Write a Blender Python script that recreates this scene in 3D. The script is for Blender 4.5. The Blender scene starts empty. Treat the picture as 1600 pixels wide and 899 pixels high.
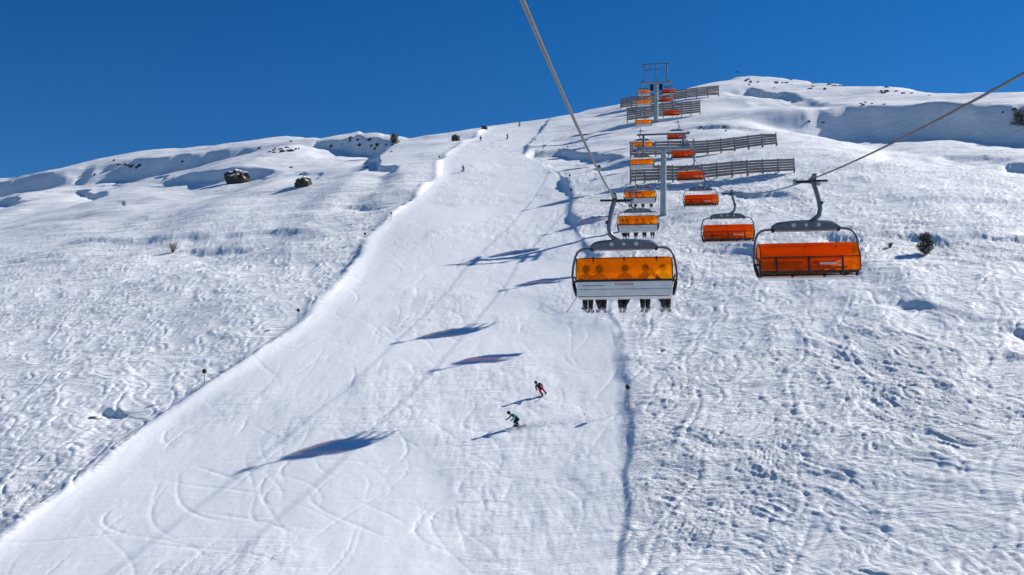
import bpy, math, random
import numpy as np
from mathutils import Vector, Matrix

random.seed(11)
rng = np.random.default_rng(11)
scene = bpy.context.scene
COL = scene.collection

# ------------------------------------------------------------------ camera
PITCH = math.radians(7.0)
CP, SP = math.cos(PITCH), math.sin(PITCH)
F = 1600.0                                    # focal length in photo pixels (36 mm lens on 36 mm sensor)
cam_d = bpy.data.cameras.new('camera')
cam_d.lens, cam_d.sensor_width = 36.0, 36.0
cam_d.clip_start, cam_d.clip_end = 0.1, 5000.0
cam = bpy.data.objects.new('camera', cam_d)
cam.rotation_euler = (math.pi / 2 + PITCH, 0, 0)
COL.objects.link(cam)
scene.camera = cam

# ------------------------------------------------------------------ sky, sun, exposure
SUN = Vector((23.4, 10.2, 18.2)).normalized()          # towards the sun: right, behind the ridge
SUN_EL = math.asin(SUN.z)
SUN_AZ = math.atan2(SUN.x, SUN.y)
world = bpy.data.worlds.new('World')
scene.world = world
world.use_nodes = True
nt = world.node_tree
for n in list(nt.nodes):
    nt.nodes.remove(n)
w_out = nt.nodes.new('ShaderNodeOutputWorld')
w_bg = nt.nodes.new('ShaderNodeBackground')
w_sky = nt.nodes.new('ShaderNodeTexSky')
w_sky.sky_type = 'NISHITA'
w_sky.sun_disc = False
w_sky.sun_elevation = SUN_EL
w_sky.sun_rotation = SUN_AZ
w_sky.altitude = 2400
w_sky.air_density = 1.0
w_sky.dust_density = 0.0
w_sky.ozone_density = 4.0
w_hsv = nt.nodes.new('ShaderNodeHueSaturation')
w_hsv.inputs['Saturation'].default_value = 1.32
w_hsv.inputs['Hue'].default_value = 0.505
w_bg.inputs['Strength'].default_value = 0.080
nt.links.new(w_sky.outputs[0], w_hsv.inputs['Color'])
nt.links.new(w_hsv.outputs[0], w_bg.inputs[0])
nt.links.new(w_bg.outputs[0], w_out.inputs[0])

sun_d = bpy.data.lights.new('sun', 'SUN')
sun_d.energy = 5.0
sun_d.angle = math.radians(0.53)
sun_d.color = (1.0, 0.965, 0.90)
sun = bpy.data.objects.new('sun', sun_d)
sun.rotation_euler = SUN.to_track_quat('Z', 'Y').to_euler()
sun.location = SUN * 300
COL.objects.link(sun)

scene.view_settings.view_transform = 'Standard'
scene.view_settings.look = 'None'
scene.view_settings.gamma = 1.0
scene.view_settings.exposure = 0.25
scene.view_settings.use_curve_mapping = False

# ------------------------------------------------------------------ helpers: tags, materials, meshes
def tag(o, label=None, cat=None, group=None, kind=None):
    if label: o['label'] = label
    if cat: o['category'] = cat
    if group: o['group'] = group
    if kind: o['kind'] = kind
    return o

def mat(name, color, rough=0.5, metal=0.0, noise=0.0, nscale=8.0, bump=0.0, col2=None, spec=0.5):
    m = bpy.data.materials.new(name)
    m.use_nodes = True
    t = m.node_tree
    p = t.nodes['Principled BSDF']
    p.inputs['Base Color'].default_value = (*color, 1)
    p.inputs['Roughness'].default_value = rough
    p.inputs['Metallic'].default_value = metal
    p.inputs['Specular IOR Level'].default_value = spec
    tc = t.nodes.new('ShaderNodeTexCoord')
    nz = t.nodes.new('ShaderNodeTexNoise')
    nz.inputs['Scale'].default_value = nscale
    nz.inputs['Detail'].default_value = 5
    t.links.new(tc.outputs['Object'], nz.inputs['Vector'])
    if noise or col2:
        mx = t.nodes.new('ShaderNodeMix'); mx.data_type = 'RGBA'
        c2 = col2 or tuple(c * (1 - noise) for c in color)
        mx.inputs['A'].default_value = (*color, 1)
        mx.inputs['B'].default_value = (*c2, 1)
        rp = t.nodes.new('ShaderNodeValToRGB')
        rp.color_ramp.elements[0].position = 0.38
        rp.color_ramp.elements[1].position = 0.62
        t.links.new(nz.outputs['Fac'], rp.inputs[0])
        t.links.new(rp.outputs[0], mx.inputs['Factor'])
        t.links.new(mx.outputs['Result'], p.inputs['Base Color'])
    if bump:
        b = t.nodes.new('ShaderNodeBump')
        b.inputs['Strength'].default_value = bump
        b.inputs['Distance'].default_value = 0.05
        t.links.new(nz.outputs['Fac'], b.inputs['Height'])
        t.links.new(b.outputs[0], p.inputs['Normal'])
    return m

class MB:
    """collects shapes into one mesh"""
    def __init__(s):
        s.v, s.f, s.m = [], [], []
    def add(s, vs, fs, mi=0):
        k = len(s.v)
        s.v += [tuple(p) for p in vs]
        s.f += [tuple(k + i for i in f) for f in fs]
        s.m += [mi] * len(fs)
        return s
    def box(s, c, size, rot=None, mi=0, bev=0.0):
        x, y, z = size[0] / 2, size[1] / 2, size[2] / 2
        if bev:
            b = min(bev, x * .9, y * .9, z * .9)
            vs = []
            for sx in (-1, 1):
                for sy in (-1, 1):
                    for sz in (-1, 1):
                        vs += [(sx * x, sy * (y - b), sz * (z - b)), (sx * (x - b), sy * y, sz * (z - b)), (sx * (x - b), sy * (y - b), sz * z)]
            def i(sx, sy, sz, k): return (((sx > 0) * 4 + (sy > 0) * 2 + (sz > 0)) * 3 + k)
            fs = []
            for a in (-1, 1):
                q = lambda k, l: [i(*((a, p, r) if k == 0 else (p, a, r) if k == 1 else (p, r, a)), k) for p, r in l]
                ring = [(-1, -1), (1, -1), (1, 1), (-1, 1)]
                for k in range(3):
                    l = ring if (a > 0) != (k == 1) else ring[::-1]
                    fs.append(tuple(q(k, l)))
            for p in (-1, 1):
                for r in (-1, 1):
                    fs.append((i(p, r, -1, 0), i(p, r, 1, 0), i(p, r, 1, 1), i(p, r, -1, 1)))
                    fs.append((i(p, -1, r, 0), i(p, 1, r, 0), i(p, 1, r, 2), i(p, -1, r, 2)))
                    fs.append((i(-1, p, r, 1), i(1, p, r, 1), i(1, p, r, 2), i(-1, p, r, 2)))
            for sx in (-1, 1):
                for sy in (-1, 1):
                    for sz in (-1, 1):
                        fs.append((i(sx, sy, sz, 0), i(sx, sy, sz, 1), i(sx, sy, sz, 2)))
        else:
            vs = [(a, b, d) for a in (-x, x) for b in (-y, y) for d in (-z, z)]
            fs = [(0, 1, 3, 2), (4, 6, 7, 5), (0, 4, 5, 1), (2, 3, 7, 6), (0, 2, 6, 4), (1, 5, 7, 3)]
        M = rot if rot is not None else Matrix.Identity(3)
        vs = [Vector(c) + M @ Vector(p) for p in vs]
        return s.add(vs, fs, mi)
    def tube(s, pts, r, n=8, cap=True, mi=0):
        pts = [Vector(p) for p in pts]
        rs = r if isinstance(r, (list, tuple)) else [r] * len(pts)
        vs, fs = [], []
        prev = None
        for k, p in enumerate(pts):
            a = pts[max(k - 1, 0)]; b = pts[min(k + 1, len(pts) - 1)]
            t = (b - a).normalized()
            if prev is None:
                ref = Vector((0, 0, 1)) if abs(t.z) < .9 else Vector((1, 0, 0))
                nrm = t.cross(ref).normalized()
            else:
                nrm = (prev - t * prev.dot(t)).normalized()
            prev = nrm
            bn = t.cross(nrm)
            for j in range(n):
                an = 2 * math.pi * j / n
                vs.append(p + (nrm * math.cos(an) + bn * math.sin(an)) * rs[k])
        for k in range(len(pts) - 1):
            for j in range(n):
                fs.append((k * n + j, k * n + (j + 1) % n, (k + 1) * n + (j + 1) % n, (k + 1) * n + j))
        if cap:
            fs.append(tuple(range(n))[::-1]); fs.append(tuple((len(pts) - 1) * n + j for j in range(n)))
        return s.add(vs, fs, mi)
    def ball(s, c, r, seg=10, rings=7, mi=0, sq=(1, 1, 1)):
        vs, fs = [], []
        for i in range(rings + 1):
            th = math.pi * i / rings
            for j in range(seg):
                ph = 2 * math.pi * j / seg
                vs.append((c[0] + r * sq[0] * math.sin(th) * math.cos(ph), c[1] + r * sq[1] * math.sin(th) * math.sin(ph), c[2] + r * sq[2] * math.cos(th)))
        for i in range(rings):
            for j in range(seg):
                fs.append((i * seg + j, (i + 1) * seg + j, (i + 1) * seg + (j + 1) % seg, i * seg + (j + 1) % seg))
        return s.add(vs, fs, mi)
    def build(s, name, mats, parent=None, smooth=True):
        me = bpy.data.meshes.new(name)
        me.from_pydata([tuple(p) for p in s.v], [], s.f)
        mats = mats if isinstance(mats, (list, tuple)) else [mats]
        for m_ in mats: me.materials.append(m_)
        if len(mats) > 1: me.polygons.foreach_set('material_index', s.m)
        me.validate(); me.update()
        if smooth:
            me.polygons.foreach_set('use_smooth', [True] * len(me.polygons))
            me.set_sharp_from_angle(angle=math.radians(38))
        o = bpy.data.objects.new(name, me)
        COL.objects.link(o)
        if parent: o.parent = parent
        return o

def empty(name, loc=(0, 0, 0), rot=(0, 0, 0)):
    o = bpy.data.objects.new(name, None)
    o.empty_display_size = 0.2
    o.location = loc; o.rotation_euler = rot
    COL.objects.link(o)
    return o

def copy_tree(o, parent=None):
    c = o.copy()
    COL.objects.link(c)
    c.parent = parent
    for ch in list(o.children):
        copy_tree(ch, c)
    return c

# ------------------------------------------------------------------ terrain shape
# slope frame: X to the right, D along the camera axis (7 degrees uphill), H square to it
def W(X, D, H):
    return Vector((X, D * CP - H * SP, D * SP + H * CP))

def sstep(a, b, x):
    t = np.clip((x - a) / (b - a), 0, 1)
    return t * t * (3 - 2 * t)

def vnoise(x, y, seed=0):
    ix = np.floor(x); iy = np.floor(y)
    fx = x - ix; fy = y - iy
    ix = ix.astype(np.int64); iy = iy.astype(np.int64)
    def h(a, b):
        n = (a * 374761393 + b * 668265263 + seed * 974634777) & 0xffffffff
        n = ((n ^ (n >> 13)) * 1274126177) & 0xffffffff
        n = ((n ^ (n >> 16)) * 2246822519) & 0xffffffff
        return ((n ^ (n >> 15)) & 0xffff) / 32767.5 - 1.0
    ux = fx * fx * fx * (fx * (fx * 6 - 15) + 10)
    uy = fy * fy * fy * (fy * (fy * 6 - 15) + 10)
    a = h(ix, iy); b = h(ix + 1, iy); c = h(ix, iy + 1); d = h(ix + 1, iy + 1)
    return (a + (b - a) * ux) * (1 - uy) + (c + (d - c) * ux) * uy

def fbm(x, y, seed=0, octv=4, gain=0.5):
    s = 0; a = 1.0
    for k in range(octv):
        c, sn = math.cos(.6 * k), math.sin(.6 * k)
        s = s + a * vnoise((x * c - y * sn) * 2 ** k + 17.3 * k, (x * sn + y * c) * 2 ** k - 9.1 * k, seed + k)
        a *= gain
    return s

def cross(X):                                  # cross fall: the hillside rises to the right of the piste
    XX = np.asarray(X, float)
    sp = lambda t, w: w * np.logaddexp(0, t / w)
    return 0.05 * XX + 0.15 * (sp(XX - 4, 4) - sp(XX - 44, 14)) + 0.035 * sp(XX - 60, 14) - 0.10 * sp(-26 - XX, 6)

def plane(X, D):
    Dn = np.asarray(D, float)
    return -30.4 + 0.255 * Dn + cross(X) + 0.17 * 14 * np.logaddexp(0, (38 - Dn) / 14)

SKY = [(-400, 300), (-150, 292), (0, 279), (60, 271), (130, 254), (205, 239), (300, 231), (400, 219), (450, 213), (500, 217), (560, 206), (600, 211),
       (640, 217), (700, 209), (750, 200), (800, 193), (850, 187), (900, 178), (960, 165), (1000, 156), (1060, 142),
       (1110, 130), (1150, 121), (1200, 121), (1260, 127), (1320, 136), (1380, 136), (1420, 139), (1480, 147), (1530, 146), (1600, 145), (1800, 150), (2100, 170)]
SU = np.array([(p[0] - 800) / F for p in SKY]); SV = np.array([(449.5 - p[1]) / F for p in SKY])
DC = np.full(len(SKY), 330.0)

def crest(u): return np.interp(u, SU, DC)

DRIFTS = []
def drift(pts, A, up, dn, wob=1.0, end=0.3, lend=0.6):
    """a wind lip: steep lee face towards the camera, long back; pts are (X, D) left to right"""
    DRIFTS.append((np.array([p[0] for p in pts]), np.array([p[1] for p in pts]), A, up, dn, wob, end, lend))

PISTE_L = PISTE_R = None

def macro(X, D, detail=True):
    X = np.asarray(X, float); D = np.asarray(D, float)
    u = X / np.maximum(D, 30.0)
    h = plane(X, D)
    dc = crest(u)
    w = 7.0
    t = (D - dc) / w
    h = h - 0.42 * w * np.logaddexp(0, np.clip(t, -40, 400))
    if PISTE_L is not None:
        xl = np.interp(D, PISTE_L[:, 1], PISTE_L[:, 0]); xr = np.interp(D, PISTE_R[:, 1], PISTE_R[:, 0])
        far = sstep(330, 300, D)
        eL = X - xl + 0.10 * vnoise(D / 1.7, X * 0 + .5, 5) + 0.3 * vnoise(D / 9., X * 0 + 3.5, 6)
        eR = X - xr + 0.3 * vnoise(D / 2.3, X * 0 + .5, 7) + 0.5 * vnoise(D / 8., X * 0 + 2.5, 8)
        inside = sstep(-1.0, 1.0, eL) * sstep(1.0, -1.0, eR) * far
        # left: the groomed edge stands proud as a rounded berm
        h = h + far * ((0.34 - .12 * sstep(110, 180, D)) * np.exp(-np.where(eL > 0, eL / 1.5, eL / 1.25) ** 2)) - far * (0.13 - .05 * sstep(110, 180, D)) * sstep(0.3, -1.2, eL) * np.exp(-np.maximum(-eL, 0) / 14)
        # right: the untouched snow is a step above the groomed run
        varR = 0.13 + 0.10 * vnoise(D / 13., X * 0 + 7.7, 9) + 0.10 * sstep(120, 190, D)
        h = h + far * varR * sstep(-0.3, 0.3, eR) * np.exp(-np.maximum(eR, 0) / 12)
    else:
        inside = np.zeros_like(X)
    off = 1 - inside
    # big natural undulation, stronger high up
    amp = sstep(90, 230, D) * off
    h = h + amp * (0.8 * vnoise(X / 34., D / 23., 21) + 0.4 * vnoise(X / 13., D / 9., 22))
    h = h + off * 0.45 * vnoise(X / 15., D / 11., 23) + 0.16 * vnoise(X / 11., D / 15., 24)
    for xs, ds, A, up, dn, wob, end, lend in DRIFTS:
        x0, x1 = xs[0], xs[-1]
        e = (x1 - x0) * end
        msk = (X > x0 - 1) & (X < x1 + 1) & (D > ds.min() - 5 * up - dn - 12) & (D < ds.max() + 5 * up + 12)
        if not msk.any(): continue
        xm, dm = X[msk], D[msk]
        xm, dm = (xm + wob * (1.8 * vnoise(xm / 13., dm / 13., 33) + 1.3 * vnoise(xm / 4.3, dm / 4.3, 34)), dm + wob * (1.8 * vnoise(xm / 15., dm / 12., 35) + 1.1 * vnoise(xm / 4.1, dm / 3.7, 36)))
        tt = dm - np.interp(xm, xs, ds) + wob * (0.9 * vnoise(xm / 14., dm / 30., 31) * dn * .9 + 0.4 * vnoise(xm / 3.1, dm / 8., 32) * dn * .25)
        prof = np.where(tt >= 0, 0.0, -sstep(0, dn, -tt) * np.exp(-np.maximum(-tt - dn, 0) / up))
        tap = sstep(x0, x0 + lend * (x1 - x0), xm) * sstep(x1, x1 - e, xm)
        add = np.zeros_like(X); add[msk] = A * prof * tap
        h = h + add * (1 - .9 * inside)
    return (h, inside) if detail else h

def calibrate():
    dd = np.linspace(120, 560, 500)
    for it in range(14):
        U = np.repeat(SU[:, None], len(dd), 1); Dm = np.repeat(dd[None], len(SU), 0)
        hv = macro(U * Dm, Dm, False) / Dm
        err = SV - hv.max(1)
        slope = 32.3 / DC ** 2 + 1e-5
        DC[:] = np.clip(DC + np.clip(err / slope, -25, 25) * .6, 170, 540)

def hit(px, py, dmin=46.0, dmax=560.0):
    """first ground point seen along the ray of a photo pixel -> (X, D, H)"""
    u = (px - 800) / F; v = (449.5 - py) / F
    dd = np.arange(dmin, dmax, 0.4)
    hh = macro(u * dd, dd, False) - v * dd
    k = np.argmax(hh >= 0)
    if hh[k] < 0:
        k = int(np.argmax(hh))
        return (u * dd[k], dd[k], float(macro(np.array([u * dd[k]]), np.array([dd[k]]), False)[0]))
    k = max(k, 1)
    f = hh[k - 1] / (hh[k - 1] - hh[k])
    d = dd[k - 1] + f * 0.4
    return (u * d, d, v * d)

def ground(X, D):
    return float(macro(np.array([float(X)]), np.array([float(D)]), False)[0])

calibrate()
def plan(pts): return np.array(sorted([hit(*p)[:2] for p in pts], key=lambda q: q[1]))
_l = plan([(0, 848), (80, 788), (150, 737), (240, 665), (310, 618), (390, 563), (470, 508), (520, 458), (548, 425), (575, 372), (610, 340), (650, 312), (683, 275), (688, 252), (715, 229), (750, 207)])
_r = plan([(972, 899), (977, 800), (981, 700), (975, 600), (967, 520), (955, 450), (925, 400), (900, 352), (891, 320), (889, 295), (872, 268), (842, 250), (818, 240), (835, 215), (850, 197)])
def extend(p, far):
    a, b = p[0], p[1]
    k = (b[0] - a[0]) / (b[1] - a[1])
    q = np.vstack([[a[0] - k * 60, a[1] - 60], p, [p[-1][0] + far, p[-1][1] + 60]])
    return q
PISTE_L, PISTE_R = extend(_l, 4), extend(_r, 6)
D_ = lambda *pts: [hit(*p)[:2] for p in pts]
# shaded lee faces on the ridge and the hillside
_c = D_((150, 259), (210, 248), (300, 240), (385, 229), (470, 220))
_k = min(-.12, (_c[4][1] - _c[0][1]) / (_c[4][0] - _c[0][0]))
drift([(_c[0][0] - q, _c[0][1] - _k * q * .6) for q in (150, 90, 45, 20)] + _c, 6.0, 90, 9, 0.5, .25, .35)
drift(D_((440, 230), (500, 219), (560, 212), (625, 218)), 4.5, 60, 7, 0.5, .2, .65)
drift(D_((230, 284), (310, 268), (360, 262), (420, 262), (460, 266)), 3.0, 55, 5, .6, .25, .6)
drift(D_((530, 260), (565, 252), (600, 256), (640, 268)), 1.8, 40, 4)
drift(D_((60, 300), (120, 296), (190, 302)), 2.2, 20, 7)
drift(D_((-120, 310), (10, 306), (60, 318)), 2.4, 20, 8)
drift(D_((10, 380), (120, 374), (240, 366), (360, 362), (470, 358), (570, 352)), .8, 30, 5, 1.0, .2, .5)
drift(D_((230, 392), (300, 386), (390, 392)), .8, 10, 4)
_b = hit(1350, 163)
drift([(.19 * (_b[1] + 8), _b[1] + 8), (.25 * (_b[1] + 4), _b[1] + 4), _b[:2]] + D_((1430, 163), (1520, 164), (1640, 161), (1850, 163)), 7.5, 90, 10, 0.5, .15, .42)
drift(D_((1120, 142), (1170, 138), (1250, 146)), 2.5, 50, 5)
drift(D_((1300, 248), (1380, 240), (1470, 243), (1560, 240)), 1.4, 16, 5)
drift(D_((1480, 262), (1560, 256), (1640, 260)), 1.3, 14, 5)
drift(D_((1040, 200), (1130, 196), (1200, 204)), 1.0, 14, 4)
drift(D_((800, 246), (835, 234), (880, 234), (930, 238), (990, 246)), 1.5, 30, 4, .6, .3, .2)
drift(D_((1500, 512), (1560, 505), (1640, 510)), .8, 6, 1.6)
drift(D_((100, 652), (150, 645), (215, 648)), .55, 3, 1.2)
drift(D_((1360, 470), (1420, 462), (1500, 466)), .5, 6, 2)
for k in range(26):                            # smaller wind lips scattered over the upper slopes
    px = rng.uniform(-60, 640) if k % 2 else rng.uniform(1080, 1680)
    py = rng.uniform(262, 350) if px < 700 else rng.uniform(205, 400)
    wd = rng.uniform(40, 130)
    drift(D_((px - wd, py + rng.uniform(0, 8)), (px, py), (px + wd, py + rng.uniform(-4, 8))), rng.uniform(.25, .7), rng.uniform(12, 25), rng.uniform(1.5, 3))
calibrate()

# ------------------------------------------------------------------ ski tracks carved into the snow
CELL = 0.14
TX0, TX1, TD0, TD1 = -112.0, 128.0, 44.0, 250.0
NX, ND = int((TX1 - TX0) / CELL), int((TD1 - TD0) / CELL)
imp_g = np.zeros((ND, NX)); imp_b = np.zeros((ND, NX)); imp_p = np.zeros((ND, NX))

def stamp(arr, x, d, w):
    i = ((d - TD0) / CELL).astype(int); j = ((x - TX0) / CELL).astype(int)
    ok = (i >= 0) & (i < ND) & (j >= 0) & (j < NX)
    np.add.at(arr, (i[ok], j[ok]), w[ok] if hasattr(w, '__len__') else w)

def track(x0, d0, dirx, length, amp, lam, depth, arr, berm=True, ph=None):
    s = np.arange(0, length, 0.07)
    fx, fd = dirx, -1.0
    n = math.hypot(fx, fd); fx /= n; fd /= n
    ph = rng.uniform(0, 6.28) if ph is None else ph
    lamv = lam * (1 + .25 * np.sin(s / 23. + ph))
    o = amp * np.sin(2 * np.pi * s / lamv + ph) + 1.5 * vnoise(s / 14., s * 0 + ph * 10, 41)
    x = x0 + fx * s - fd * o; d = d0 + fd * s + fx * o
    wgt = depth * (0.65 + .35 * vnoise(s / 3., s * 0 + ph * 7, 42)) * sstep(0, 3, s) * sstep(length, length - 3, s)
    stamp(arr, x, d, wgt)
    if berm:
        sg = np.sign(np.sin(2 * np.pi * s / lamv + ph)); m = np.abs(np.sin(2 * np.pi * s / lamv + ph)) ** 2
        stamp(imp_b, x - fd * sg * .42, d + fx * sg * .42, wgt * m * rng.uniform(.4, 1.1))

for k in range(900):                            # left of the run
    d0 = rng.uniform(60, 245); 
    xl = float(np.interp(d0, PISTE_L[:, 1], PISTE_L[:, 0]))
    track(xl - rng.uniform(-4, 85) ** 1.0, d0, rng.normal(-.1, .45), rng.uniform(12, 60), rng.uniform(.7, 2.4), rng.uniform(6, 13), rng.uniform(.05, .17), imp_g)
for k in range(1250):                            # right of the run
    d0 = rng.uniform(55, 248)
    xr = float(np.interp(d0, PISTE_R[:, 1], PISTE_R[:, 0]))
    track(xr + rng.uniform(-2, 110), d0, rng.normal(-.7, .6), rng.uniform(10, 50), rng.uniform(.4, 2.2), rng.uniform(6, 15), rng.uniform(.05, .18), imp_g)
for k in range(150):                            # long traverses on the right
    track(rng.uniform(10, 125), rng.uniform(60, 245), rng.choice([-1, 1]) * rng.uniform(2.0, 5.0), rng.uniform(20, 60), rng.uniform(.1, .6), rng.uniform(12, 25), rng.uniform(.04, .12), imp_g)
for k in range(800):                            # faint carved arcs on the groomed run
    d0 = rng.uniform(62, 240)
    xl = float(np.interp(d0, PISTE_L[:, 1], PISTE_L[:, 0])); xr = float(np.interp(d0, PISTE_R[:, 1], PISTE_R[:, 0]))
    track(rng.uniform(xl + 2, xr - 1), d0, rng.normal(0, .55), rng.uniform(4, 13), rng.uniform(1.5, 5.5), rng.uniform(18, 34), rng.uniform(.012, .05), imp_p, False)

def conv(arr, sig, norm=True):
    R = int(4 * sig / CELL) + 1
    k = np.arange(-R, R + 1) * CELL
    g = np.exp(-.5 * (k / sig) ** 2)
    pad = lambda n: 1 << int(math.ceil(math.log2(n + 2 * R)))
    for ax in (0, 1):
        n = arr.shape[ax]; N = n + 2 * R
        fa = np.fft.rfft(arr, N, axis=ax); fg = np.fft.rfft(g, N)
        fa *= fg[:, None] if ax == 0 else fg[None]
        r = np.fft.irfft(fa, N, axis=ax)
        arr = r[R:R + n] if ax == 0 else r[:, R:R + n]
    return arr
LIN = 0.07                                       # sample step along a track
nrm = lambda sig: LIN / (sig * math.sqrt(2 * math.pi))
g1 = conv(imp_g, .11) * nrm(.11); g2 = conv(imp_g, .42) * nrm(.42); b1 = conv(imp_b, .24) * nrm(.24)
p1 = conv(imp_p, .08) * nrm(.08)
soft = lambda a, lim: lim * np.tanh(a / lim)
TR_OFF = soft(-g1 * .95 + .9 * g2 + b1 * .8, .26)
TR_P = soft(-p1, .12)
del imp_g, imp_b, imp_p, g1, g2, b1, p1

def sample(arr, X, D):
    x = (X - TX0) / CELL; d = (D - TD0) / CELL
    ok = (x > 1) & (x < NX - 2) & (d > 1) & (d < ND - 2)
    x = np.where(ok, x, 2.0); d = np.where(ok, d, 2.0)
    i = d.astype(int); j = x.astype(int); fi = d - i; fj = x - j
    r = (arr[i, j] * (1 - fj) + arr[i, j + 1] * fj) * (1 - fi) + (arr[i + 1, j] * (1 - fj) + arr[i + 1, j + 1] * fj) * fi
    return np.where(ok, r, 0)

def ridged(x, y, seed, octv=3):
    s = 0; a = 1.0
    for k in range(octv):
        s = s + a * (1 - 2 * np.abs(vnoise(x * 2 ** k + 3.3 * k, y * 2 ** k, seed + k)))
        a *= .5
    return s

def micro(X, D, inside):
    off = 1 - inside
    xr = np.interp(D, PISTE_R[:, 1], PISTE_R[:, 0])
    right = sstep(-1, 3, X - xr)
    h = off * sample(TR_OFF, X, D) * (1.25 - .25 * right) * (1 - .65 * sstep(140, 220, D)) + inside * 1.15 * sample(TR_P, X, D)
    xr = np.interp(D, PISTE_R[:, 1], PISTE_R[:, 0])
    right = sstep(-1, 3, X - xr)
    # patches where the snow has been skied out and patches that stayed smooth
    patch = sstep(-.45, .5, fbm(X / 16., D / 13., 51, 3))
    near = 1 - .7 * sstep(110, 230, D)
    wx = X + 1.0 * vnoise(X / 3., D / 3., 60) + 4.5 * vnoise(X / 11., D / 11., 62); wd = D + 1.0 * vnoise(X / 3., D / 3., 61) + 4.5 * vnoise(X / 11., D / 11., 63)
    a = wx * .80 - wd * .60; b = wx * .60 + wd * .80            # axes across / along the wind
    chop = .09 * fbm(a / 4.2, b / 2.0, 52, 3) + .030 * ridged(a / 1.2, b / .6, 55, 4) + .018 * ridged(a / .55, b / .27, 59, 2) + .026 * fbm(a / .33, b / .2, 58, 3, .65)
    h = h + off * near * chop * (.5 + .4 * patch) * (.55 + .7 * right)
    # far hillside: long wind streaks (sastrugi)
    far = sstep(120, 190, D) * off
    h = h + far * (.15 * ridged(X / 14., D / 3.4, 70, 3) + .15 * vnoise(X / 8., D / 2.4, 75)) * (.5 + .6 * patch)
    # groomed run: shallow lumps and scraped patches drawn out downhill
    pp = sstep(-.2, .7, fbm(X / 9., D / 14., 80, 3))
    h = h + inside * ((.010 + .020 * pp) * fbm(X / 1.1, D / 2.6, 81, 3) + .025 * vnoise(X / 3., D / 5., 84) + (.003 + .010 * pp) * fbm(X / .36, D / 1.1, 86, 2))
    return h, off * (.6 + .4 * patch) + inside * (.08 + .26 * pp)

# ------------------------------------------------------------------ the snow sheet
rows = list(np.linspace(-120, 36, 24)) 
d = 38.0
while d < 60: rows.append(d); d += max(.075, (60 - d) * .03 if d < 48 else .075)
while d < 430:
    rows.append(d); d += min(0.9, .85 / 1024 * d * d / 32.3)
while d < 1500: rows.append(d); d += 1.2 + (d - 430) * .12
rows = np.array(rows)
us = np.arange(-.545, .5451, 1 / 1024 * 1.02)
side = .545 + np.cumsum(.004 * 1.22 ** np.arange(26))
us = np.concatenate([-side[::-1], us, side])
G = np.sqrt(rows ** 2 + 30.0 ** 2)
X = us[None] * G[:, None]
D = np.repeat(rows[:, None], len(us), 1)
H, INS = macro(X, D)
_mh, ROUGH = micro(X, D, INS)
H = H + _mh
far = D > 470
H = np.where(far, H, H)
co = np.empty((X.size, 3), np.float32)
co[:, 0] = X.ravel(); co[:, 1] = (D * CP - H * SP).ravel(); co[:, 2] = (D * SP + H * CP).ravel()
nr, nc = X.shape
idx = (np.arange(nr - 1)[:, None] * nc + np.arange(nc - 1)[None]).ravel()
quads = np.stack([idx, idx + 1, idx + nc + 1, idx + nc], 1).astype(np.int32)
me = bpy.data.meshes.new('snow_slope')
me.vertices.add(len(co)); me.vertices.foreach_set('co', co.ravel())
me.loops.add(quads.size); me.loops.foreach_set('vertex_index', quads.ravel())
me.polygons.add(len(quads))
me.polygons.foreach_set('loop_start', np.arange(0, quads.size, 4, dtype=np.int32))
me.polygons.foreach_set('loop_total', np.full(len(quads), 4, np.int32))
me.polygons.foreach_set('use_smooth', np.ones(len(quads), bool))
me.update(calc_edges=True)
_at = me.attributes.new('churned', 'FLOAT', 'POINT'); _at.data.foreach_set('value', ROUGH.astype(np.float32).ravel())

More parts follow.
